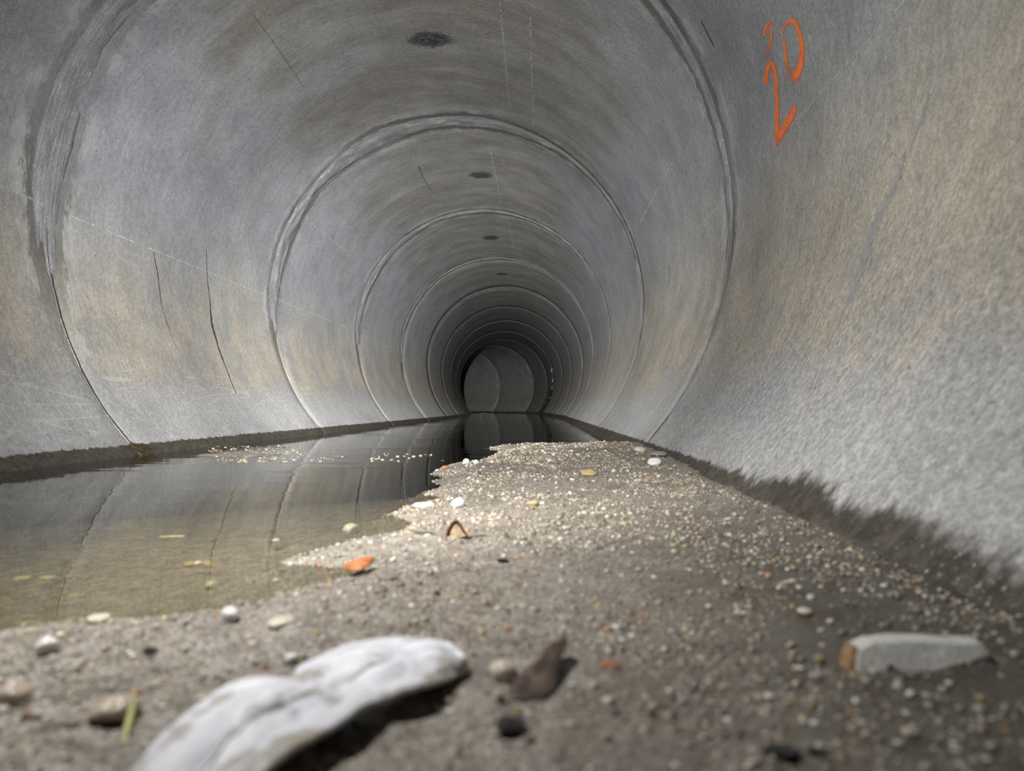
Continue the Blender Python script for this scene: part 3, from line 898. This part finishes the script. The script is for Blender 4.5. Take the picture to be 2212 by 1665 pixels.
blade(30, 1350, 92, 1344, 8, STRAW, 'longest straw floating along the left shore')
blade(33, 1368, 92, 1356, 10, STRAW, 'greenish straw lying on the left shore nearest the lens')
blade(148, 1319, 185, 1317, 8, STRAW, 'short straw floating above the pinkish waterline pebble')
blade(345, 1203, 400, 1201, 5, STRAW, 'thin straw floating out in the water above the row of three pebbles')
blade(892, 1152, 938, 1157, 7, STONE['dark'], 'thin black twig left of the brown husk', 'twig', 'twig', 0.002, 0.002)
blade(1000, 1163, 1052, 1158, 9, STONE['dark'], 'flat black bark strip right of the brown husk', 'bark_strip', 'bark', 0.001, 0.001)

# husk with a pale kernel
husk = bpy.data.objects.new('seed_husk', None); COL.objects.link(husk)
hx, hy, hz = ground(985, 1162)
husk.location = (hx, hy, hz)
tag(husk, 'reddish brown seed husk with a cream inside, upright on the bar', 'seed husk')
s = hy / FPX
V = []
prof = [(-20, 0), (-19, 14), (-13, 28), (-4, 38), (4, 36), (14, 22), (22, 8), (30, 0)]
prof = dense(prof, 20)
for i, (a, b) in enumerate(prof):
    for j in range(5):
        f = j / 4
        V.append((a * s * (1 - 0.35 * f * f), f * 22 * s, b * s * (1 - 0.30 * f * f)))
me = mesh('rind', V, grid_faces(20, 5))
o = link('rind', me, mat_flat('husk_rind', (0.16, 0.055, 0.03), 0.4, 0.3, 150), husk)
md = o.modifiers.new('thickness', 'SOLIDIFY'); md.thickness = 0.0016; md.offset = 0
V = [(0, 0, 0)]; F = []
prof2 = [(-13, 0), (-12, 12), (-6, 24), (0, 30), (6, 26), (14, 14), (22, 4)]
prof2 = dense(prof2, 18)
V = []
for (a, b) in prof2:
    V += [(a * s, -1.5 * s + 6 * s * abs(a) / 25, b * s), (a * s * 0.85, 12 * s, b * s * 0.85)]
V += [(2 * s, 2 * s, 0), (2 * s, 12 * s, 0)]
m = len(prof2)
for i in range(m - 1):
    F += [(2 * i, 2 * i + 2, 2 * i + 3, 2 * i + 1), (2 * i, 2 * m, 2 * i + 2), (2 * i + 1, 2 * i + 3, 2 * m + 1)]
link('kernel', mesh('kernel', V, F, False), mat_flat('husk_kernel', (0.72, 0.56, 0.38), 0.5, 0.2, 150), husk)

# the pale shard at the right
shard = bpy.data.objects.new('stone_shard', None); COL.objects.link(shard)
sx, sy, sz = ground(1998, 1452)
shard.location = (sx, sy, sz - 0.001)
tag(shard, 'long flat white stone shard with an orange end, in the shade at right', 'stone')
s = sy / FPX
out = [(-143, 4), (-132, 40), (-95, 52), (-40, 56), (30, 56), (100, 52), (150, 52), (153, 34), (120, 24), (70, 16), (20, 4), (-30, -4), (-50, -2), (-60, 12), (-72, 16), (-84, 4), (-110, -4)]
def slab(name, poly, depth, lean, mat, par, y0=0.0):
    bm = bmesh.new()
    vs_ = [bm.verts.new((a * s, y0 + max(b, 0) * s * lean, b * s)) for a, b in poly]
    f = bm.faces.new(vs_)
    r = bmesh.ops.extrude_face_region(bm, geom=[f])
    for v in [g for g in r['geom'] if isinstance(g, bmesh.types.BMVert)]: v.co.y += depth
    bmesh.ops.recalc_face_normals(bm, faces=bm.faces)
    bmesh.ops.triangulate(bm, faces=bm.faces)
    bmesh.ops.subdivide_edges(bm, edges=bm.edges, cuts=2, use_grid_fill=True)
    for v in bm.verts:
        v.co += Vector((mnoise.noise(v.co * 260), mnoise.noise(v.co * 260 + Vector((7, 0, 0))), mnoise.noise(v.co * 260 + Vector((0, 9, 0))))) * 0.0007
    me = bpy.data.meshes.new(name); bm.to_mesh(me); bm.free()
    return link(name, me, mat, par)
slab('shard_face', out, 0.012, 0.7, mat_flat('rough_white_stone', (0.66, 0.65, 0.61), 0.75, 0.18, 500, 0.8, 0.0015), shard)
o = slab('orange_end', [(-160, 0), (-150, 24), (-136, 44), (-128, 44), (-138, 6), (-140, -2)], 0.010, 0.7, mat_flat('orange_stone_end', (0.28, 0.17, 0.085), 0.6, 0.2, 300), shard, 0.0015)
o['label'] = 'orange-brown end of the shard'

# ---- rootlets hanging out of the first joint at the left waterline
def tube(pts, rad, sides=5):
    V, F = [], []
    n = len(pts)
    for i, p in enumerate(pts):
        p = Vector(p); d = (Vector(pts[min(i + 1, n - 1)]) - Vector(pts[max(i - 1, 0)])).normalized()
        u = d.orthogonal().normalized(); w = d.cross(u)
        r = rad * (1 - 0.5 * i / n)
        for k in range(sides):
            a = 2 * math.pi * k / sides
            V.append((p + u * r * math.cos(a) + w * r * math.sin(a))[:])
    for i in range(n - 1):
        for k in range(sides):
            F.append((i * sides + k, i * sides + (k + 1) % sides, (i + 1) * sides + (k + 1) % sides, (i + 1) * sides + k))
    return V, F
V, F = [], []
for q in range(70):
    y0 = Y1 + random.gauss(0, 0.007); th0 = -130.6 - random.random() * 1.6
    y1 = y0 + random.uniform(-0.03, 0.15) * random.random() ** 0.5; dth = random.uniform(0.6, 2.6)
    pts = []
    for i in range(5):
        u = i / 4
        pts.append(wall_pt(th0 - dth * u, y0 + (y1 - y0) * u ** 1.3 + random.gauss(0, 0.002), 0.001 + 0.006 * math.sin(math.pi * u) * random.random()))
    v, f = tube(pts, random.uniform(0.00025, 0.0005), 4)
    F += [tuple(len(V) + k for k in p) for p in f]; V += v
o = link('root_tuft', mesh('root_tuft', V, F), mat_flat('golden_rootlets', (0.13, 0.092, 0.045), 0.55, 0.4, 60))
tag(o, 'tuft of golden brown rootlets at the foot of the nearest joint, left waterline', 'roots')

# ---- calcite drips and the open gap at a far joint on the right
k8 = [i for i, r in enumerate(rings) if r[0] == 8][0]
_, x8, y8 = rings[k8]
def far_pt(z, off, dy): return (x8 + math.sqrt((R - off) ** 2 - (z - ZC) ** 2), y8 + dy, z)
for (z, l, side_) in [(0.82, 0.05, 0.2), (0.635, 0.05, 1.0), (0.495, 0.03, 1.2), (0.30, 0.03, 1.0)]:
    pts = [far_pt(z + l * 0.5, 0.010, -0.05 - 0.06 * side_), far_pt(z + l * 0.45, 0.016, -0.05), far_pt(z + l * 0.1, 0.022, -0.02), far_pt(z - l * 0.6, 0.018, -0.02)]
    v, f = tube(dense(pts, 10), 0.011, 8)
    o = link('calcite_drip', mesh('calcite_drip', v, f), CALCITE, sections[8]); o['label'] = 'white calcite drip at the open joint'
V = []
for z in np.linspace(0.46, 0.03, 30):
    w = 0.016 + 0.030 * float(vnoise(z * 30, 2.2)) * (1.4 if z > 0.4 else 0.8)
    V += [far_pt(z, -0.004, -0.03), far_pt(z, w * 1.5, -0.03), far_pt(z, w * 1.5, 0.03), far_pt(z, -0.004, 0.03)]
o = link('open_gap', mesh('open_gap', V, grid_faces(30, 4)), BLACKGAP, sections[8]); o['label'] = 'black open gap in the far joint'

# thin loop of debris standing in the far water
pts = [(-0.735, 8.9, -0.02), (-0.735, 8.9, 0.045), (-0.72, 8.9, 0.055), (-0.63, 8.9, 0.05), (-0.612, 8.9, 0.035), (-0.61, 8.9, -0.02)]
v, f = tube(dense(pts, 24), 0.004, 6)
o = link('debris_loop', mesh('debris_loop', v, f), STONE['dark'])
tag(o, 'thin dark bent loop of debris standing in the far water', 'debris')
